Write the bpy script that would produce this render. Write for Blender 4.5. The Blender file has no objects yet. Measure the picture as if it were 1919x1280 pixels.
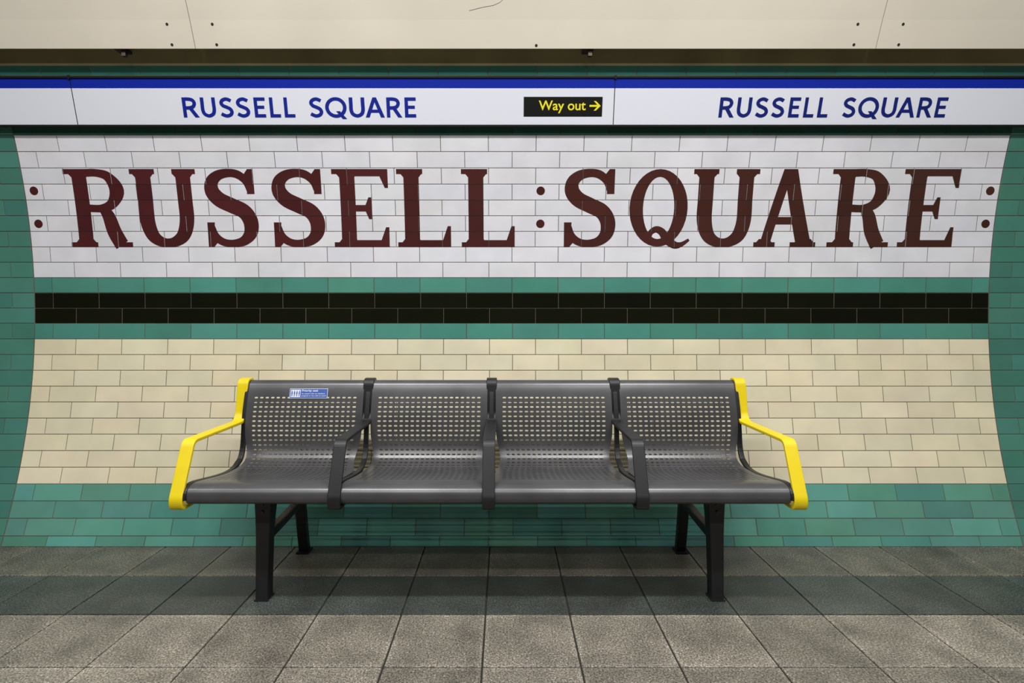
import bpy, bmesh, math, random
from mathutils import Vector, Matrix
random.seed(7)
scene = bpy.context.scene
scene.view_settings.view_transform = 'Standard'

def lin(c):
    out = []
    for v in c[:3]:
        v = v/255.0
        out.append(v/12.92 if v <= 0.04045 else ((v+0.055)/1.055)**2.4)
    return (out[0], out[1], out[2], 1.0)

# ------------------------------------------------------------ materials
def new_mat(name):
    m = bpy.data.materials.new(name); m.use_nodes = True
    nt = m.node_tree
    return m, nt, nt.nodes["Principled BSDF"]

def simple_mat(name, rgb, rough=0.5, metal=0.0, bump=0.0, scale=200, var=0.0, vscale=6, spec=0.5):
    m, nt, b = new_mat(name)
    b.inputs["Base Color"].default_value = lin(rgb)
    b.inputs["Roughness"].default_value = rough
    b.inputs["Metallic"].default_value = metal
    b.inputs["Specular IOR Level"].default_value = spec
    tc = nt.nodes.new("ShaderNodeTexCoord")
    if var > 0:
        n = nt.nodes.new("ShaderNodeTexNoise"); n.inputs["Scale"].default_value = vscale
        n.inputs["Detail"].default_value = 6
        nt.links.new(tc.outputs["Object"], n.inputs["Vector"])
        mr = nt.nodes.new("ShaderNodeMapRange")
        mr.inputs[1].default_value = 0.3; mr.inputs[2].default_value = 0.7
        mr.inputs[3].default_value = 1-var; mr.inputs[4].default_value = 1+var
        nt.links.new(n.outputs["Fac"], mr.inputs[0])
        mx = nt.nodes.new("ShaderNodeVectorMath"); mx.operation = 'SCALE'
        mx.inputs[0].default_value = lin(rgb)[:3]
        nt.links.new(mr.outputs[0], mx.inputs["Scale"])
        nt.links.new(mx.outputs[0], b.inputs["Base Color"])
    if bump > 0:
        n = nt.nodes.new("ShaderNodeTexNoise"); n.inputs["Scale"].default_value = scale
        nt.links.new(tc.outputs["Object"], n.inputs["Vector"])
        bp = nt.nodes.new("ShaderNodeBump"); bp.inputs["Strength"].default_value = bump
        bp.inputs["Distance"].default_value = 0.001
        nt.links.new(n.outputs["Fac"], bp.inputs["Height"])
        nt.links.new(bp.outputs[0], b.inputs["Normal"])
    return m

def ceramic_mat(name):
    m, nt, b = new_mat(name)
    at = nt.nodes.new("ShaderNodeAttribute"); at.attribute_name = "Col"
    tc = nt.nodes.new("ShaderNodeTexCoord")
    n = nt.nodes.new("ShaderNodeTexNoise"); n.inputs["Scale"].default_value = 6; n.inputs["Detail"].default_value = 8
    nt.links.new(tc.outputs["Object"], n.inputs["Vector"])
    mr = nt.nodes.new("ShaderNodeMapRange")
    mr.inputs[1].default_value = 0.3; mr.inputs[2].default_value = 0.7
    mr.inputs[3].default_value = 0.92; mr.inputs[4].default_value = 1.05
    nt.links.new(n.outputs["Fac"], mr.inputs[0])
    mx = nt.nodes.new("ShaderNodeVectorMath"); mx.operation = 'SCALE'
    nt.links.new(at.outputs["Color"], mx.inputs[0]); nt.links.new(mr.outputs[0], mx.inputs["Scale"])
    nt.links.new(mx.outputs[0], b.inputs["Base Color"])
    b.inputs["Roughness"].default_value = 0.18
    b.inputs["Specular IOR Level"].default_value = 0.45
    n2 = nt.nodes.new("ShaderNodeTexNoise"); n2.inputs["Scale"].default_value = 22
    nt.links.new(tc.outputs["Object"], n2.inputs["Vector"])
    bp = nt.nodes.new("ShaderNodeBump"); bp.inputs["Strength"].default_value = 0.25; bp.inputs["Distance"].default_value = 0.002
    nt.links.new(n2.outputs["Fac"], bp.inputs["Height"]); nt.links.new(bp.outputs[0], b.inputs["Normal"])
    return m

def floor_mat(name):
    m, nt, b = new_mat(name)
    L = nt.links
    at = nt.nodes.new("ShaderNodeAttribute"); at.attribute_name = "Col"
    ed = nt.nodes.new("ShaderNodeAttribute"); ed.attribute_name = "Edge"
    tc = nt.nodes.new("ShaderNodeTexCoord")
    n = nt.nodes.new("ShaderNodeTexNoise"); n.inputs["Scale"].default_value = 170; n.inputs["Detail"].default_value = 4
    L.new(tc.outputs["Object"], n.inputs["Vector"])
    mr = nt.nodes.new("ShaderNodeMapRange")
    mr.inputs[1].default_value = 0.38; mr.inputs[2].default_value = 0.62
    mr.inputs[3].default_value = 0.45; mr.inputs[4].default_value = 1.55
    L.new(n.outputs["Fac"], mr.inputs[0])
    v = nt.nodes.new("ShaderNodeTexVoronoi"); v.inputs["Scale"].default_value = 95
    L.new(tc.outputs["Object"], v.inputs["Vector"])
    mr2 = nt.nodes.new("ShaderNodeMapRange")
    mr2.inputs[1].default_value = 0.12; mr2.inputs[2].default_value = 0.3
    mr2.inputs[3].default_value = 1.9; mr2.inputs[4].default_value = 1.0
    L.new(v.outputs["Distance"], mr2.inputs[0])
    n3 = nt.nodes.new("ShaderNodeTexNoise"); n3.inputs["Scale"].default_value = 6; n3.inputs["Detail"].default_value = 7
    L.new(tc.outputs["Object"], n3.inputs["Vector"])
    mr3 = nt.nodes.new("ShaderNodeMapRange")
    mr3.inputs[1].default_value = 0.3; mr3.inputs[2].default_value = 0.7
    mr3.inputs[3].default_value = 0.65; mr3.inputs[4].default_value = 1.28
    L.new(n3.outputs["Fac"], mr3.inputs[0])
    a = nt.nodes.new("ShaderNodeMath"); a.operation = 'MULTIPLY'
    L.new(mr.outputs[0], a.inputs[0]); L.new(mr2.outputs[0], a.inputs[1])
    a2 = nt.nodes.new("ShaderNodeMath"); a2.operation = 'MULTIPLY'
    L.new(a.outputs[0], a2.inputs[0]); L.new(mr3.outputs[0], a2.inputs[1])
    e = nt.nodes.new("ShaderNodeMath"); e.operation = 'MULTIPLY_ADD'
    e.inputs[1].default_value = 0.35; e.inputs[2].default_value = 1.0
    L.new(ed.outputs["Fac"], e.inputs[0])
    a3 = nt.nodes.new("ShaderNodeMath"); a3.operation = 'MULTIPLY'
    L.new(a2.outputs[0], a3.inputs[0]); L.new(e.outputs[0], a3.inputs[1])
    mx = nt.nodes.new("ShaderNodeVectorMath"); mx.operation = 'SCALE'
    L.new(at.outputs["Color"], mx.inputs[0]); L.new(a3.outputs[0], mx.inputs["Scale"])
    L.new(mx.outputs[0], b.inputs["Base Color"])
    b.inputs["Roughness"].default_value = 0.42
    bp = nt.nodes.new("ShaderNodeBump"); bp.inputs["Strength"].default_value = 0.5; bp.inputs["Distance"].default_value = 0.0015
    L.new(n.outputs["Fac"], bp.inputs["Height"]); L.new(bp.outputs[0], b.inputs["Normal"])
    return m

M_CER = ceramic_mat("glazed_tile")
M_GROUT = simple_mat("tile_grout", (96, 90, 78), 0.9, var=0.2)
M_FLOOR = floor_mat("floor_stone_tile")
M_FGROUT = simple_mat("floor_grout", (34, 32, 28), 0.95)
M_OLIVE = simple_mat("tunnel_lining_paint", (148, 138, 98), 0.7, var=0.25, vscale=3, bump=0.4, scale=60)
M_CEIL = simple_mat("ceiling_panel_enamel", (220, 212, 197), 0.45, var=0.05, vscale=2)
M_SCREW = simple_mat("screw_steel", (70, 62, 52), 0.5, 0.6)
M_WHITE = simple_mat("sign_enamel_white", (222, 225, 236), 0.25)
M_BLUE = simple_mat("sign_enamel_blue", (18, 40, 158), 0.3)
M_TXTBLUE = simple_mat("sign_letter_blue", (14, 34, 140), 0.35)
M_TXTNAVY = simple_mat("sign_letter_navy", (18, 32, 112), 0.35)
M_BLACK = simple_mat("black_trim", (22, 22, 22), 0.4)
M_SIGNBLACK = simple_mat("sign_black", (14, 14, 11), 0.35)
M_YTXT = simple_mat("sign_yellow", (235, 222, 30), 0.4)
M_SEAT = simple_mat("seat_grey_steel", (86, 86, 89), 0.3, 0.4, var=0.15, vscale=8)
M_ARM = simple_mat("arm_black_steel", (26, 26, 29), 0.45, 0.05, var=0.2, vscale=20)
M_YEL = simple_mat("arm_yellow_paint", (228, 204, 12), 0.45, var=0.05, vscale=14)
M_STK = simple_mat("sticker_blue", (60, 92, 170), 0.4)
M_STKW = simple_mat("sticker_white", (235, 238, 245), 0.4)

# ------------------------------------------------------------ helpers
def link(o, parent=None):
    scene.collection.objects.link(o)
    if parent is not None: o.parent = parent
    return o

def mesh_obj(name, verts, faces, mats, fmat=None, parent=None, smooth=False):
    me = bpy.data.meshes.new(name); me.from_pydata([tuple(v) for v in verts], [], faces)
    for m in (mats if isinstance(mats, (list, tuple)) else [mats]): me.materials.append(m)
    if fmat:
        for p, k in zip(me.polygons, fmat): p.material_index = k
    if smooth:
        for p in me.polygons: p.use_smooth = True
    me.update()
    return link(bpy.data.objects.new(name, me), parent)

def box_vf(c, d):
    x, y, z = c; a, b, e = d[0]/2, d[1]/2, d[2]/2
    v = [(x+sx*a, y+sy*b, z+sz*e) for sx in (-1, 1) for sy in (-1, 1) for sz in (-1, 1)]
    f = [(0,1,3,2),(4,6,7,5),(0,4,5,1),(2,3,7,6),(0,2,6,4),(1,5,7,3)]
    return v, f

def box(name, c, d, mat, parent=None, bevel=0.0):
    v, f = box_vf(c, d)
    o = mesh_obj(name, v, f, mat, parent=parent)
    if bevel > 0:
        bm = o.modifiers.new("bevel", 'BEVEL'); bm.width = bevel; bm.segments = 3
    return o

def catmull(pts, n=6):
    out = []
    k = len(pts)
    for i in range(k-1):
        p0 = pts[max(i-1, 0)]; p1 = pts[i]; p2 = pts[i+1]; p3 = pts[min(i+2, k-1)]
        for j in range(n):
            t = j/n
            out.append(tuple(0.5*((2*b)+(-a+c)*t+(2*a-5*b+4*c-d)*t*t+(-a+3*b-3*c+d)*t**3)
                             for a, b, c, d in zip(p0, p1, p2, p3)))
    out.append(tuple(pts[-1]))
    return out

def stroke(pts, smooth=True, n=6):
    P = catmull(pts, n) if smooth else pts
    L, R = [], []
    for i, p in enumerate(P):
        a = P[max(i-1, 0)]; b = P[min(i+1, len(P)-1)]
        dx, dy = b[0]-a[0], b[1]-a[1]; l = math.hypot(dx, dy) or 1
        nx, ny = -dy/l, dx/l
        L.append((p[0]+nx*p[2]/2, p[1]+ny*p[2]/2)); R.append((p[0]-nx*p[2]/2, p[1]-ny*p[2]/2))
    return [[R[i], R[i+1], L[i+1], L[i]] for i in range(len(P)-1)]

def rect(x0, y0, x1, y1): return [[(x0, y0), (x1, y0), (x1, y1), (x0, y1)]]
def ring(cx, cy, ro, ri, n=40):
    q = []
    for i in range(n):
        a, b = 2*math.pi*i/n, 2*math.pi*(i+1)/n
        q.append([(cx+ri[0]*math.cos(a), cy+ri[1]*math.sin(a)), (cx+ro[0]*math.cos(a), cy+ro[1]*math.sin(a)),
                  (cx+ro[0]*math.cos(b), cy+ro[1]*math.sin(b)), (cx+ri[0]*math.cos(b), cy+ri[1]*math.sin(b))])
    return q
def disc(cx, cy, r, n=28):
    return [[(cx+r*math.cos(2*math.pi*i/n), cy+r*math.sin(2*math.pi*i/n)) for i in range(n)]]

# slab serif letters, cap height 143
HH = 143
def serif(l, r, sl, sr, top):
    t, br, bw = 9, 6, 5
    if top:
        return rect(l, HH-t, r, HH) + [[(sl, HH-t-br), (sr, HH-t-br), (min(sr+bw, r), HH-t), (max(sl-bw, l), HH-t)]]
    return rect(l, 0, r, t) + [[(max(sl-bw, l), t), (min(sr+bw, r), t), (sr, t+br), (sl, t+br)]]
def g_R():
    q = rect(15, 0, 42, HH) + serif(0, 46, 15, 42, True) + serif(0, 50, 15, 42, False)
    q += stroke([(40,136,14),(62,136,14),(82,129,18),(95,105,27),(84,81,19),(64,72,14),(40,72,14)])
    q += stroke([(66,72,18),(75,56,24),(82,30,27),(92,9,27),(95,4,27)])
    q += [[(80,0),(115,0),(115,9),(84,9)]]
    return q
def g_U():
    q = serif(0, 46, 10, 38, True) + serif(78, 121, 84, 111, True)
    q += stroke([(24,138,28),(24,90,28),(24,50,28),(31,24,25),(44,11.5,20),(60,8,16),(76,11.5,20),(90,24,25),(97.5,50,27),(97.5,90,27),(97.5,138,27)])
    return q
def g_S():
    q = stroke([(86,104,12),(80,121,14),(66,133,15),(49,136,15),(30,132,18),(17,120,23),(16,103,27),(28,88,28),(50,77,28),
                (72,66,28),(83,48,28),(82,27,25),(69,12,18),(50,7,14),(31,9,14),(16,20,15),(10,38,12)])
    q += [[(84,143),(94,143),(94,98),(80,98)], [(74,130),(86,118),(90,143),(84,143)]]
    q += [[(2,0),(12,0),(16,46),(2,46)], [(10,0),(12,0),(24,14),(12,24)]]
    return q
def g_E():
    q = rect(14,0,42,HH) + serif(0,44,14,42,True) + serif(0,44,14,42,False)
    q += rect(40,130,103,143) + [[(88,130),(97,109),(103,109),(103,130)]]
    q += rect(40,0,103,13) + [[(88,13),(103,13),(103,37),(97,37)]]
    q += rect(40,66,66,78) + [[(60,66),(66,52),(72,52),(72,72)], [(60,78),(72,72),(72,92),(66,92)], [(60,66),(72,72),(60,78)]]
    return q
def g_L():
    q = rect(13,0,41,HH) + serif(0,48,13,41,True) + serif(0,44,13,41,False)
    q += rect(40,0,99,13) + [[(84,13),(99,13),(99,39),(93,39)]]
    return q
def g_Q():
    q = ring(54, 72, (54,71), (29,57))
    q += stroke([(38,16,8),(41,27,10),(51,33,12),(62,28,14),(72,14,16),(86,4,14),(99,5,9),(113,14,5)])
    return q
def g_A():
    q = [[(8,0),(27,0),(63,HH),(45,HH)], [(45,HH),(70,HH),(107,0),(78,0)]]
    q += rect(24,42,90,56) + serif(-2,38,8,27,False)+ serif(66,114,80,105,False)
    return q
SLAB = dict(R=g_R, U=g_U, S=g_S, E=g_E, L=g_L, Q=g_Q, A=g_A)

# monoline sans letters, cap height 38
T = 6.4
def j_R(): return rect(0,0,T,38)+stroke([(3,34.8,T),(12,34.8,T),(19,32.8,T),(22,27,T),(19,20.6,T),(12,18.4,T),(3,18.4,T)])+[[(9,19),(17,19),(29,0),(21,0)]]
def j_U(): return stroke([(3.2,38,T),(3.2,26,T),(3.2,14,T),(6,6.6,T),(13.5,3.2,T),(21,6.6,T),(23.8,14,T),(23.8,26,T),(23.8,38,T)])
def j_S(): return stroke([(21.5,31.5,T),(14,34.9,T),(7,33,T),(3.9,28,T),(6.5,22.8,T),(13,19.6,T),(19,16.3,T),(21.6,10.5,T),(18.5,5,T),(11,3.1,T),(2.5,7,T)])
def j_E(): return rect(0,0,T,38)+rect(T,0,21,T)+rect(T,16.5,19,16.5+T-.4)+rect(T,38-T,21,38)
def j_L(): return rect(0,0,T,38)+rect(T,0,20,T)
def j_Q(): return ring(19,19,(19,19.5),(12.6,13))+[[(19,12),(26,12),(38,-3),(30,-3)]]
def j_A(): return [[(0,0),(7,0),(20,38),(13.6,38)], [(13.6,38),(20,38),(34,0),(27,0)]]+rect(7,9,27,15)
JOHN = dict(R=j_R, U=j_U, S=j_S, E=j_E, L=j_L, Q=j_Q, A=j_A)

# ------------------------------------------------------------ tunnel wall
RW, YC, ZC = 3.3, -0.413, 1.12
def C(s, off=0.0):
    t = s/RW
    return Vector((0, YC+(RW-off)*math.cos(t), ZC+(RW-off)*math.sin(t)))
S606 = -0.037
PU, PL = 0.0791, 0.0813
edges = [S606+PU*(12+4-i) for i in range(0, 17)]      # top rows -> 606
edges += [S606-PL*i for i in range(1, 14)]
SBOT = -RW*math.asin(ZC/RW)
edges.append(SBOT)
NTOP = 4
STOP = edges[0]
def row_kind(r):      # r index relative to white top row = 0
    if r < 0: return 'green_top'
    if r <= 8: return 'white'
    if r == 9: return 'green'
    if r in (10, 11): return 'black'
    if r == 12: return 'green'
    if r <= 21: return 'cream'
    return 'green_low'
COL = dict(green_top=(50,96,84), white=(222,222,229), green=(80,142,128), black=(20,22,12), cream=(228,219,190),
           green_low=(94,150,136), ring=(76,130,116), letter=(84,32,34))
def jitter(c, kind):
    a = {'white':.035,'cream':.06,'black':.15,'green_low':.20,'green':.10,'ring':.12,'green_top':.1,'letter':.12}[kind]
    f = 1+random.uniform(-a, a)
    l = lin(c)
    return (l[0]*f*(1+random.uniform(-a,a)*.5), l[1]*f, l[2]*f*(1+random.uniform(-a,a)*.5), 1)
TW = 0.239
def phase(r):
    if r < 10: return -0.081 if r % 2 == 0 else 0.0385
    return -0.078 if r % 2 == 1 else 0.0415
XL, XR = -2.446, 2.518
RING = 0.46
G = 0.0024
def row_frame(i):
    a, b = edges[i], edges[i+1]
    A, B = C(a), C(b)
    tm = (a+b)/2/RW
    n = Vector((0, -math.cos(tm), -math.sin(tm)))
    return A, B, n, a, b
def Pw(i, x, s, h):
    A, B, n, a, b = row_frame(i)
    f = (s-a)/(b-a)
    v = A+(B-A)*f+n*h
    return Vector((x, v.y, v.z))

def spans(i):
    r = i-NTOP
    k = row_kind(r)
    out = []
    def fill(x0, x1, ph, kind, w=TW):
        j = math.floor((x0-ph)/w)
        while ph+j*w < x1:
            a, b = max(ph+j*w, x0), min(ph+(j+1)*w, x1)
            if b-a > 0.012: out.append((a, b, kind))
            j += 1
    fill(-4.6, XL-RING, phase(r), k)
    fill(XL-RING, XL, XL-(0.0 if r % 2 else 0.115), 'ring', 0.23)
    fill(XL, XR, phase(r), k)
    fill(XR, XR+RING, XR+(0.0 if r % 2 else 0.115), 'ring', 0.23)
    fill(XR+RING, 4.6, phase(r), k)
    return out

V, F, CL = [], [], []
def add_tile(corner_fn, col, bev=0.0016, drop=0.002):
    base = len(V)
    j = [random.uniform(-.00022, .00022) for _ in range(4)]
    for k, (u, v) in enumerate(((0,0),(1,0),(1,1),(0,1))):
        V.append(corner_fn(u, v, bev, j[k])); CL.append(col)
    for k, (u, v) in enumerate(((0,0),(1,0),(1,1),(0,1))):
        V.append(corner_fn(u, v, 0.0, -drop)); CL.append(tuple(c*.8 for c in col[:3])+(1,))
    b = base
    F.append((b, b+1, b+2, b+3))
    for k in range(4):
        k2 = (k+1) % 4
        F.append((b+k, b+4+k, b+4+k2, b+k2))

for i in range(len(edges)-1):
    s_hi, s_lo = edges[i], edges[i+1]
    for (x0, x1, kind) in spans(i):
        gx = G/2
        gl_ = gx+(.0022 if abs(x0-XL) < 1e-6 or abs(x0-XR) < 1e-6 else 0)
        c = jitter(COL[kind], kind)
        def fn(u, v, ins, h, x0=x0, x1=x1, i=i, s_hi=s_hi, s_lo=s_lo, gl_=gl_):
            x = (x1-gx-ins) if u else (x0+gl_+ins)
            s = (s_hi-gx-ins) if v else (s_lo+gx+ins)
            return Pw(i, x, s, h)
        add_tile(fn, c)
def finish_tiles(name, mat, parent=None):
    me = bpy.data.meshes.new(name); me.from_pydata([tuple(v) for v in V], [], F)
    at = me.color_attributes.new("Col", 'FLOAT_COLOR', 'POINT')
    for k, c in enumerate(CL): at.data[k].color = c
    me.materials.append(mat); me.update()
    return link(bpy.data.objects.new(name, me), parent)

# backing wall (grout + painted lining going up behind the ceiling panels)
bv, bf, bm_ = [], [], []
S_END = RW*2.05
svals = [SBOT]+[e for e in reversed(edges[:-1])]
svals += [STOP+(S_END-STOP)*(j+1)/40 for j in range(40)]
for s in svals:
    off = -0.0023 if s <= STOP+1e-6 else 0.0
    p = C(s, off)
    bv += [(-4.6, p.y, p.z), (4.6, p.y, p.z)]
for j in range(len(svals)-1):
    bf.append((2*j, 2*j+1, 2*j+3, 2*j+2)); bm_.append(0 if svals[j+1] <= STOP+1e-6 else 1)
wall = mesh_obj("wall_back", bv, bf, [M_GROUT, M_OLIVE], bm_)
tiles = finish_tiles("glazed_tiles", M_CER, wall)

# ---- lettering
K = 0.002756
S_BASE = S606+PU*5
bmL = bmesh.new()
LAY = bmL.faces.layers.int.new("stack")
stackn = [0]
def addpoly(bm, poly):
    try:
        f = bm.faces.new([bm.verts.new((p[0], p[1], 0)) for p in poly])
        f[LAY] = stackn[0] % 37; stackn[0] += 1
    except ValueError: pass
layout = [('R',135),('U',257),('S',390),('S',514),('E',628),('L',747),('L',866),
          ('S',1055),('Q',1178),('U',1294),('A',1414),('R',1549),('E',1681)]
for ch, u0 in layout:
    stackn[0] = 0
    for poly in SLAB[ch]():
        addpoly(bmL, [((u0+p[0]-946)*K, S_BASE+p[1]*K*0.992) for p in poly])
s_up, s_dn = S_BASE+103*K, S_BASE+43*K
for x in (-2.395, 0.184, 2.472):
    for s in (s_up, s_dn):
        addpoly(bmL, disc(x, s, 0.0215)[0])
def bis(bm, faces, co, no):
    geom = list(faces)+list({e for f in faces for e in f.edges})+list({v for f in faces for v in f.verts})
    bmesh.ops.bisect_plane(bm, geom=geom, dist=1e-6, plane_co=co, plane_no=no)
GL = G+0.0002
for e in edges:
    for d in (-GL/2, GL/2):
        bis(bmL, bmL.faces[:], (0, e+d, 0), (0, 1, 0))
def in_gap(y): return any(abs(y-e) < GL/2 for e in edges)
bmesh.ops.delete(bmL, geom=[f for f in bmL.faces if in_gap(f.calc_center_median().y)], context='FACES')
def rowof(y):
    for i in range(len(edges)-1):
        if edges[i+1] <= y <= edges[i]: return i
rows_used = sorted({rowof(f.calc_center_median().y) for f in bmL.faces})
for i in rows_used:
    js = sorted({a for a, b, k in spans(i)})
    for x in js:
        for d in (-GL/2, GL/2):
            fs = [f for f in bmL.faces if rowof(f.calc_center_median().y) == i and
                  min(v.co.x for v in f.verts) < x+d < max(v.co.x for v in f.verts)]
            if fs: bis(bmL, fs, (x+d, 0, 0), (1, 0, 0))
    dl = [f for f in bmL.faces if rowof(f.calc_center_median().y) == i and
          any(abs(f.calc_center_median().x-x) < GL/2 for x in js)]
    bmesh.ops.delete(bmL, geom=dl, context='FACES')
V, F, CL = [], [], []
tcol = {}
for f in bmL.faces:
    c = f.calc_center_median(); i = rowof(c.y)
    js = sorted(a for a, b, k in spans(i)); tj = max([k for k, a in enumerate(js) if a <= c.x] or [0])
    if (i, tj) not in tcol:
        t = min(max((c.x+2.3)/4.6, 0), 1)
        base = (78-8*t, 34+10*t, 37-1*t)
        tcol[(i, tj)] = jitter(base, 'letter')
    b = len(V)
    for v in f.verts:
        V.append(Pw(i, v.co.x, v.co.y, 0.0005+f[LAY]*1.0e-5)); CL.append(tcol[(i, tj)])
    F.append(tuple(range(b, len(V))))
bmL.free()
finish_tiles("station_name_lettering", M_CER, wall)

# ------------------------------------------------------------ ceiling panels
RC = 3.235
def Cc(a, r=RC): return (YC+r*math.cos(a), ZC+r*math.sin(a))
a0 = math.asin(1.24/RC)
a1 = 2.0
ceil_v, ceil_f, ceil_m = [], [], []
def add_mesh(v, f, m):
    b = len(ceil_v); ceil_v.extend(v); ceil_f.extend([tuple(b+k for k in q) for q in f]); ceil_m.extend([m]*len(f))
seams = [-4.6, -1.434, 1.722, 4.6]
for k in range(3):
    x0, x1 = seams[k]+.0015, seams[k+1]-.0015
    n = 44; v = []; f = []
    for j in range(n+1):
        a = a0+(a1-a0)*j/n
        y, z = Cc(a); y2, z2 = Cc(a, RC+0.012)
        v += [(x0,y,z),(x1,y,z),(x1,y2,z2),(x0,y2,z2)]
    for j in range(n):
        b = 4*j
        for q in range(4): f.append((b+q, b+(q+1)%4, b+4+(q+1)%4, b+4+q))
    f += [(0,1,2,3), (4*n,4*n+1,4*n+2,4*n+3)]
    add_mesh(v, f, 0)
def screw(x, z):
    a = math.asin((z-ZC)/RC); y, zz = Cc(a, RC-0.0015); n = 12
    r = 0.006
    t = Vector((0, -math.sin(a), math.cos(a))); nn = Vector((0, -math.cos(a), -math.sin(a)))
    c = Vector((x, y, zz)); v = []
    for q in range(n):
        w = 2*math.pi*q/n
        v.append(tuple(c+Vector((1,0,0))*r*math.cos(w)+t*r*math.sin(w)))
    for q in range(n):
        w = 2*math.pi*q/n
        v.append(tuple(c-nn*.003+Vector((1,0,0))*r*1.2*math.cos(w)+t*r*1.2*math.sin(w)))
    f = [tuple(range(n))]+[(q, (q+1)%n, n+(q+1)%n, n+q) for q in range(n)]
    add_mesh(v, f, 1)
for sx in (-1.434, 1.722):
    for dx in (-.105, .102):
        screw(sx+dx, 2.375); screw(sx+dx+(-.003), 2.452)
screw(.147, 2.372); screw(.147, 2.95)
for x in (-1.79, 0.39, 2.9):
    v, f = box_vf((x, 2.605, 2.365), (.05, .05, .012)); add_mesh(v, f, 1)
    v, f = box_vf((x+.01, 2.60, 2.35), (.018, .018, .03)); add_mesh(v, f, 1)
ceiling = mesh_obj("ceiling", ceil_v, ceil_f, [M_CEIL, M_SCREW], ceil_m)
def on_ceiling(x, z, off=0.0008):
    a = math.asin((z-ZC)/RC); y, zz = Cc(a, RC-off); return Vector((x, y, zz))
sp = [(-.16,2.500),(-.10,2.512),(-.05,2.519),(-.02,2.530),(0.0,2.545)]
vv, ff = [], []
for x, z in sp:
    vv += [on_ceiling(x, z), on_ceiling(x, z+.0016)]
for j in range(len(sp)-1): ff.append((2*j, 2*j+2, 2*j+3, 2*j+1))
mesh_obj("panel_scratch", vv, ff, M_SCREW, parent=ceiling)

# ------------------------------------------------------------ frieze station sign
B = Vector((0, 2.725, 2.054)); Tt = Vector((0, 2.668, 2.272))
ev = (Tt-B).normalized(); en = Vector((1,0,0)).cross(ev); SH = (Tt-B).length
Ms = Matrix(((1, ev.x, en.x, 0), (0, ev.y, en.y, B.y), (0, ev.z, en.z, B.z), (0,0,0,1)))
def sign_part(name, x0, x1, v0, v1, z0, z1, mat, parent=None, bevel=0):
    v, f = box_vf(((x0+x1)/2, (v0+v1)/2, (z0+z1)/2), (x1-x0, v1-v0, z1-z0))
    o = mesh_obj(name, v, f, mat, parent=parent)
    if parent is None: o.matrix_world = Ms
    if bevel:
        bb = o.modifiers.new("bevel", 'BEVEL'); bb.width = bevel; bb.segments = 2
    return o
KX, KV = 0.0026, SH/93
def sx(px): return (px-946)*KX
def sv(py): return (236-py)*KV
js = [-4.6, -2.094, 0.533, 3.16, 4.6]
sign = sign_part("station_frieze_sign", js[0], js[-1], 0.006, SH-0.008, -0.012, -0.004, M_BLACK)
for k in range(4):
    sign_part("panel_%d"%(k+1), js[k]+.0018, js[k+1]-.0018, 0.005, sv(165), -0.004, 0.0, M_WHITE, sign, .0008)
    sign_part("blue_band_%d"%(k+1), js[k]+.0018, js[k+1]-.0018, sv(165), sv(146), -0.004, 0.0004, M_BLUE, sign, .0008)
sign_part("rail_top", -4.6, 4.6, SH-0.008, SH+0.002, -0.018, 0.006, M_BLACK, sign, .001)
sign_part("rail_bottom", -4.6, 4.6, -0.004, 0.005, -0.018, 0.010, M_BLACK, sign, .001)
for k, x in enumerate((-2.094, .533)):
    sign_part("joint_%d"%(k+1), x-.0016, x+.0016, 0.0, SH, -.006, .0002, M_BLACK, sign)
    sign_part("joint_clip_%d"%(k+1), x-.004, x+.006, SH-.012, SH+.006, .0, .009, M_BLACK, sign, .001)

def flat_text(name, glyphs, mat, shear, z=0.0009):
    v, f = [], []
    for ch, x0, w in glyphs:
        q = JOHN[ch]()
        nat = dict(R=29, U=27, S=25, E=21, L=20, Q=38, A=34)[ch]
        for kk, poly in enumerate(q):
            b = len(v)
            for p in poly:
                px = x0+p[0]*w/nat+shear*p[1]
                v.append((sx(px), sv(220)+p[1]*KV*1.0, z+(kk % 37)*1e-5))
            f.append(tuple(range(b, len(v))))
    return mesh_obj(name, v, f, mat, parent=sign)
gl = [('R',343,30),('U',377,28),('S',412,26),('S',443,26),('E',477,21),('L',506,20),('L',533,20),
      ('S',580,26),('Q',610,40),('U',655,29),('A',685,36),('R',725,29),('E',759,21)]
flat_text("name_text", gl, M_TXTBLUE, 0.0)
gr = [(c, 1348+(x-343)*(1774-1348)/(780-343), w*.96) for c, x, w in gl]
flat_text("name_text_right", gr, M_TXTNAVY, 0.03)
sign_part("way_out_plate", sx(982), sx(1129), sv(218), sv(181), 0.0, 0.0015, M_SIGNBLACK, sign)
def text_obj(name, body, x0, y0, width, height, mat, parent, z, bold=0.0):
    cu = bpy.data.curves.new(name, 'FONT'); cu.body = body; cu.size = 1.0; cu.offset = bold
    o = bpy.data.objects.new(name, cu); scene.collection.objects.link(o)
    bpy.context.view_layer.update()
    dg = bpy.context.evaluated_depsgraph_get()
    me = bpy.data.meshes.new_from_object(o.evaluated_get(dg))
    bpy.data.objects.remove(o)
    xs = [v.co.x for v in me.vertices]; ys = [v.co.y for v in me.vertices]
    ax, bx, ay, by = min(xs), max(xs), min(ys), max(ys)
    for v in me.vertices:
        v.co.x = x0+(v.co.x-ax)/(bx-ax)*width
        v.co.y = y0+(v.co.y-ay)/(by-ay)*height
        v.co.z = z
    me.materials.clear(); me.materials.append(mat)
    for p in me.polygons: p.material_index = 0
    return link(bpy.data.objects.new(name, me), parent)
text_obj("way_out_text", "Way out", sx(1010), sv(212), sx(1098)-sx(1010), sv(188)-sv(212), M_YTXT, sign, .0019, .012)
arr = rect(1105, -1.8, 1124, 1.8)+[[(1113,9),(1117,9),(1126,0),(1121,0)],[(1121,0),(1126,0),(1117,-9),(1113,-9)]]
v, f = [], []
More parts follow.
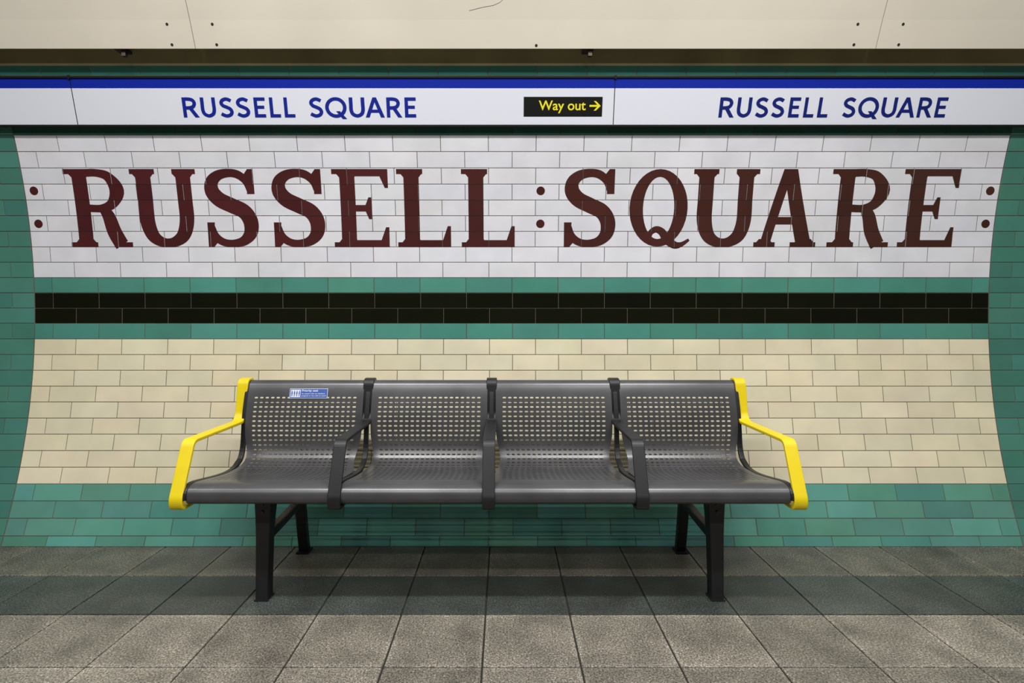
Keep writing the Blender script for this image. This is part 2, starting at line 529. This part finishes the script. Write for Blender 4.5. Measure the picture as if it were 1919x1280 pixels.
for kk, poly in enumerate(arr):
    b = len(v)
    for p in poly: v.append((sx(p[0]), sv(198)+p[1]*KV, .0019+kk*2e-5))
    f.append(tuple(range(b, len(v))))
mesh_obj("way_out_arrow", v, f, M_YTXT, parent=sign)

# ------------------------------------------------------------ floor
V, F, CL = [], [], []
ED = []
TF = 0.3146; XO = -0.071
rows_y = [2.388-TF*(j-1) for j in range(0, 14)]
base_v = [(-4.6,-1.5,-.004),(4.6,-1.5,-.004),(4.6,2.72,-.004),(-4.6,2.72,-.004)]
bot = [(x,y,-.15) for x,y,z in base_v]
floor = mesh_obj("floor", base_v+bot, [(0,1,2,3),(7,6,5,4),(0,4,5,1),(1,5,6,2),(2,6,7,3),(3,7,4,0)], M_FGROUT)
for j in range(len(rows_y)-1):
    y1, y0 = rows_y[j], rows_y[j+1]
    if j == 0: y1 = 2.697
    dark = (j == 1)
    for k in range(-14, 15):
        x0 = XO+k*TF; x1 = x0+TF
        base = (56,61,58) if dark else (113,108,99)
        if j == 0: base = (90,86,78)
        fct = 1+random.uniform(-.18, .18)
        c = tuple(a*fct for a in lin(base)[:3])+(1,)
        g = .0026; b = len(V)
        zz = random.uniform(-.0004, .0004)
        for ins, z, e in ((g, -.003, 1), (g+.0015, zz, 1), (g+.02, zz, 0.0)):
            for (x, y) in ((x0+ins, y0+ins), (x1-ins, y0+ins), (x1-ins, y1-ins), (x0+ins, y1-ins)):
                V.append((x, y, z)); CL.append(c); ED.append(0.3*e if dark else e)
        for lv in (0, 4):
            for q in range(4):
                q2 = (q+1) % 4
                F.append((b+lv+q, b+lv+q2, b+lv+4+q2, b+lv+4+q))
        F.append((b+8, b+9, b+10, b+11))
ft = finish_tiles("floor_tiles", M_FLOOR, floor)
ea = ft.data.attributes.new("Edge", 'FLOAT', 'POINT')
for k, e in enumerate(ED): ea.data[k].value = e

# ------------------------------------------------------------ bench
bench = bpy.data.objects.new("platform_bench", None); link(bench)
CX = -0.06
prof_pts = [(2.15,.408),(2.11,.404),(2.082,.412),(2.070,.432),(2.074,.456),(2.092,.473),(2.13,.479),(2.20,.470),(2.30,.455),
            (2.39,.446),(2.455,.450),(2.505,.474),(2.532,.520),(2.542,.58),(2.550,.65),(2.567,.72),(2.585,.780),(2.598,.806),
            (2.618,.818),(2.638,.810),(2.645,.790),(2.643,.77)]
PR = catmull(prof_pts, 8)
acc = [0]
for a, b in zip(PR, PR[1:]): acc.append(acc[-1]+math.hypot(b[0]-a[0], b[1]-a[1]))
LT = acc[-1]
def prof(s):
    s = min(max(s, 0), LT)
    for k in range(len(acc)-1):
        if s <= acc[k+1]:
            t = (s-acc[k])/(acc[k+1]-acc[k]+1e-9)
            return (PR[k][0]+(PR[k+1][0]-PR[k][0])*t, PR[k][1]+(PR[k+1][1]-PR[k][1])*t)
    return PR[-1]
def s_at(i): return acc[i*8]
S_A = s_at(6)+.05
S_B = s_at(16)-.012
S_BEND = s_at(11)
rowp = 0.0215
nr = int((S_B-S_A)/rowp)
def hw(s):
    d = (s-S_BEND)/0.075
    return 0.268-0.022*math.exp(-d*d)
def seat(cx, name):
    bm = bmesh.new()
    def P(u, s):
        y, z = prof(s); return bm.verts.new((cx+u*hw(s), y, z))
    def quad(u0, u1, s0, s1):
        bm.faces.new([P(u0,s0), P(u1,s0), P(u1,s1), P(u0,s1)])
    ncol = 19; mu = 0.90
    us = [-mu+2*mu*k/ncol for k in range(ncol+1)]
    n1 = 26
    ss = [S_A*k/n1 for k in range(n1+1)]
    for a, b in zip(ss, ss[1:]):
        for u0, u1 in zip([-1]+us, us+[1]): quad(u0, u1, a, b)
    end = S_A+nr*rowp
    n2 = 16
    ss = [end+(LT-end)*k/n2 for k in range(n2+1)]
    for a, b in zip(ss, ss[1:]):
        for u0, u1 in zip([-1]+us, us+[1]): quad(u0, u1, a, b)
    for r in range(nr):
        a = S_A+r*rowp; b = a+rowp
        quad(-1, us[0], a, b); quad(us[-1], 1, a, b)
        for k in range(ncol):
            u0, u1 = us[k], us[k+1]; uw = u1-u0
            hx0, hx1 = u0+.18*uw, u1-.18*uw; cxu = .13*uw
            hy0, hy1 = a+.33*rowp, b-.33*rowp; cy = .11*rowp
            c = [P(u0,a), P(u1,a), P(u1,b), P(u0,b)]
            h = [P(hx0+cxu,hy0), P(hx1-cxu,hy0), P(hx1,hy0+cy), P(hx1,hy1-cy),
                 P(hx1-cxu,hy1), P(hx0+cxu,hy1), P(hx0,hy1-cy), P(hx0,hy0+cy)]
            bm.faces.new([c[0],c[1],h[1],h[0]]); bm.faces.new([c[1],h[2],h[1]])
            bm.faces.new([c[1],c[2],h[3],h[2]]); bm.faces.new([c[2],h[4],h[3]])
            bm.faces.new([c[2],c[3],h[5],h[4]]); bm.faces.new([c[3],h[6],h[5]])
            bm.faces.new([c[3],c[0],h[7],h[6]]); bm.faces.new([c[0],h[0],h[7]])
    bmesh.ops.remove_doubles(bm, verts=bm.verts[:], dist=2e-5)
    me = bpy.data.meshes.new(name); bm.to_mesh(me); bm.free()
    me.materials.append(M_SEAT)
    for p in me.polygons: p.use_smooth = True
    o = link(bpy.data.objects.new(name, me), bench)
    so = o.modifiers.new("solid", 'SOLIDIFY'); so.thickness = .0025; so.offset = -1
    es = o.modifiers.new("split", 'EDGE_SPLIT'); es.split_angle = math.radians(50)
    return o
for k in range(4):
    seat(CX-0.8625+0.575*k, "seat_%d"%(k+1))

def fillet(pts, r=0.03, n=6):
    out = [pts[0]]
    for a, p, b in zip(pts, pts[1:], pts[2:]):
        a, p, b = Vector(a), Vector(p), Vector(b)
        d1 = (a-p); d2 = (b-p); rr = min(r, d1.length*.45, d2.length*.45)
        s, e = p+d1.normalized()*rr, p+d2.normalized()*rr
        for k in range(n+1):
            t = k/n; q = s*(1-t)**2+p*2*t*(1-t)+e*t*t; out.append((q.x, q.y))
    out.append(pts[-1]); return out
def bar(name, x, path, w, th, mat, bevel=.003):
    """flat bar swept along (y,z) path, width w in x"""
    v, f = [], []
    for i, p in enumerate(path):
        a = path[max(i-1,0)]; b = path[min(i+1,len(path)-1)]
        dy, dz = b[0]-a[0], b[1]-a[1]; l = math.hypot(dy, dz) or 1
        ny, nz = -dz/l, dy/l
        for sx_, sn in ((-1,-1),(1,-1),(1,1),(-1,1)):
            v.append((x+sx_*w/2, p[0]+ny*sn*th/2, p[1]+nz*sn*th/2))
    for i in range(len(path)-1):
        b = 4*i
        for q in range(4): f.append((b+q, b+(q+1)%4, b+4+(q+1)%4, b+4+q))
    f += [(3,2,1,0), tuple(4*(len(path)-1)+k for k in range(4))]
    o = mesh_obj(name, v, f, mat, parent=bench)
    bb = o.modifiers.new("bevel", 'BEVEL'); bb.width = bevel; bb.segments = 2; bb.limit_method = 'ANGLE'
    return o
arm_path = fillet([(2.17,.396),(2.068,.396),(2.062,.43),(2.148,.632),(2.545,.632),(2.572,.66),(2.597,.818),(2.65,.822),(2.658,.78)], .022)
rib_path = [(y+(.008 if z > .47 and y > 2.45 else 0), z-.006) for y, z in catmull([p for p in prof_pts[3:-3]], 3)]
for k in range(5):
    x = CX-1.15+0.575*k
    endarm = k in (0, 4)
    bar("arm_%d"%(k+1), x+(-.012 if k == 0 else .012 if k == 4 else 0), arm_path, .050 if endarm else .048, .013, M_YEL if endarm else M_ARM)
    bar("rib_%d"%(k+1), x+(.012 if k == 0 else -.012 if k == 4 else 0), rib_path, .022, .016, M_ARM)
box("beam_front", (CX, 2.215, .425), (2.28, .05, .035), M_ARM, bench, .004)
box("beam_rear", (CX, 2.47, .405), (2.28, .045, .04), M_ARM, bench, .004)
for k, x in enumerate((-.952, .836)):
    v = []
    lv = [(0.0, .024, 2.200, .030), (.03, .024, 2.200, .028), (.25, .027, 2.208, .028), (.33, .030, 2.214, .032), (.41, .034, 2.220, .040)]
    for z, hx, y, hy in lv:
        v += [(x-hx,y-hy,z),(x+hx,y-hy,z),(x+hx,y+hy,z),(x-hx,y+hy,z)]
    f = []
    for i in range(len(lv)-1):
        b = 4*i
        for q in range(4): f.append((b+q, b+(q+1)%4, b+4+(q+1)%4, b+4+q))
    f += [(3,2,1,0), tuple(4*(len(lv)-1)+q for q in range(4))]
    o = mesh_obj("leg_front_%d"%(k+1), v, f, M_ARM, parent=bench)
    bb = o.modifiers.new("bevel", 'BEVEL'); bb.width = .006; bb.segments = 3; bb.limit_method = 'ANGLE'; bb.angle_limit = .6
    bar("leg_rear_%d"%(k+1), x, fillet([(2.645,0.0),(2.615,.12),(2.58,.30),(2.475,.41)], .06), .045, .04, M_ARM, .006)
    bar("cross_brace_%d"%(k+1), x, fillet([(2.215,.235),(2.40,.245),(2.60,.26)], .04), .034, .035, M_ARM, .005)
    bar("top_brace_%d"%(k+1), x, [(2.19,.40),(2.49,.395)], .045, .03, M_ARM, .004)
    v, f = box_vf((x, 2.64, .004), (.056, .07, .008)); mesh_obj("foot_plate_rear_%d"%(k+1), v, f, M_ARM, parent=bench)
    v, f = box_vf((x, 2.2, .003), (.054, .066, .006)); mesh_obj("foot_plate_front_%d"%(k+1), v, f, M_ARM, parent=bench)
    for dz in (.345, .375):
        bpy_me = bpy.data.meshes.new("bolt"); bmx = bmesh.new()
        bmesh.ops.create_cone(bmx, cap_ends=True, segments=12, radius1=.007, radius2=.006, depth=.008,
                              matrix=Matrix.Translation((x, 2.214-.034, dz))@Matrix.Rotation(math.pi/2, 4, 'X'))
        bmx.to_mesh(bpy_me); bmx.free(); bpy_me.materials.append(M_SCREW)
        link(bpy.data.objects.new("bolt_%d_%d"%(k+1, int(dz*1000)), bpy_me), bench)

# priority sticker
def st_y(z): return 2.567+(z-.72)*.3-.0035
stk = bpy.data.objects.new("priority_sticker", None); link(stk, bench)
d = Vector((0, .3, 1)).normalized(); nn = Vector((1,0,0)).cross(d)
O = Vector((-.997, st_y(.738), .738))
stk.matrix_world = Matrix(((1, d.x, nn.x, O.x), (0, d.y, nn.y, O.y), (0, d.z, nn.z, O.z), (0,0,0,1)))
def splate(name, x0, x1, y0, y1, z, mat):
    mesh_obj(name, [(x0,y0,z),(x1,y0,z),(x1,y1,z),(x0,y1,z)], [(0,1,2,3)], mat, parent=stk)
SW, SHt = .176, .046
splate("sticker_border", 0, SW, 0, SHt, .0, M_STKW)
splate("sticker_face", .0018, SW-.0018, .0018, SHt-.0018, .0004, M_STK)
splate("pictogram_box", .006, .050, .006, SHt-.006, .0006, M_STKW)
for k in range(4):
    x = .0115+k*.011
    v, f = [], []
    for poly in disc(x, .034, .0024, 12)+rect(x-.0032, .019, x+.0032, .031)+rect(x-.0028, .009, x-.0005, .019)+rect(x+.0005, .009, x+.0028, .019):
        b = len(v); v += [(p[0], p[1], .0008) for p in poly]; f.append(tuple(range(b, len(v))))
    mesh_obj("person_pictogram_%d"%(k+1), v, f, M_STK, parent=stk)
text_obj("sticker_title", "Priority seat", .056, .0285, .075, .0125, M_STKW, stk, .0008, .01)
text_obj("sticker_line_1", "for people who are disabled,", .056, .0175, .108, .0072, M_STKW, stk, .0008)
text_obj("sticker_line_2", "pregnant or less able to stand", .056, .0075, .112, .0072, M_STKW, stk, .0008)

# ------------------------------------------------------------ lamps
def lamp(x, y, z, power):
    e = bpy.data.objects.new("ceiling_strip_and_fill_lamp", None); link(e); e.location = (x, y, z)
    v, f = box_vf((0,0,.03), (1.6,.16,.05)); h = mesh_obj("housing", v, f, M_CEIL, parent=e)
    zt = ZC+math.sqrt(RC**2-(y-YC)**2)-z
    for dx in (-.6, .6):
        v, f = box_vf((dx,0,(zt+.05)/2), (.02,.02,zt-.05)); mesh_obj("hanger", v, f, M_SCREW, parent=e)
    ld = bpy.data.lights.new("tube_light", 'AREA'); ld.shape = 'RECTANGLE'; ld.size = 1.5; ld.size_y = .13
    ld.energy = power; ld.color = (1.0, .99, .965)
    lo = link(bpy.data.objects.new("tube_light", ld), e); lo.location = (0,0,-.0)
for x, f_ in ((-3.1, .5), (-1.05, 1.1), (1.05, 1.1), (3.1, .5)):
    lamp(x, 1.1, 3.4, 54*f_)
    lamp(x, -0.7, 3.5, 42*f_)  # extra row added behind the camera, fill light for the front

w = bpy.data.worlds.new("World"); scene.world = w; w.use_nodes = True
bg = w.node_tree.nodes["Background"]; bg.inputs[0].default_value = (0.9, 0.95, 1.0, 1); bg.inputs[1].default_value = 0.02

# ------------------------------------------------------------ camera
cd = bpy.data.cameras.new("camera"); cam = link(bpy.data.objects.new("camera", cd))
cd.sensor_width = 36; cd.lens = 36*1040/1919
cam.location = (0, 0, 1.1); cam.rotation_euler = (math.pi/2, 0, 0)
cd.shift_x = 14/1919; cd.shift_y = -40/1919
cd.clip_start = .05
scene.camera = cam
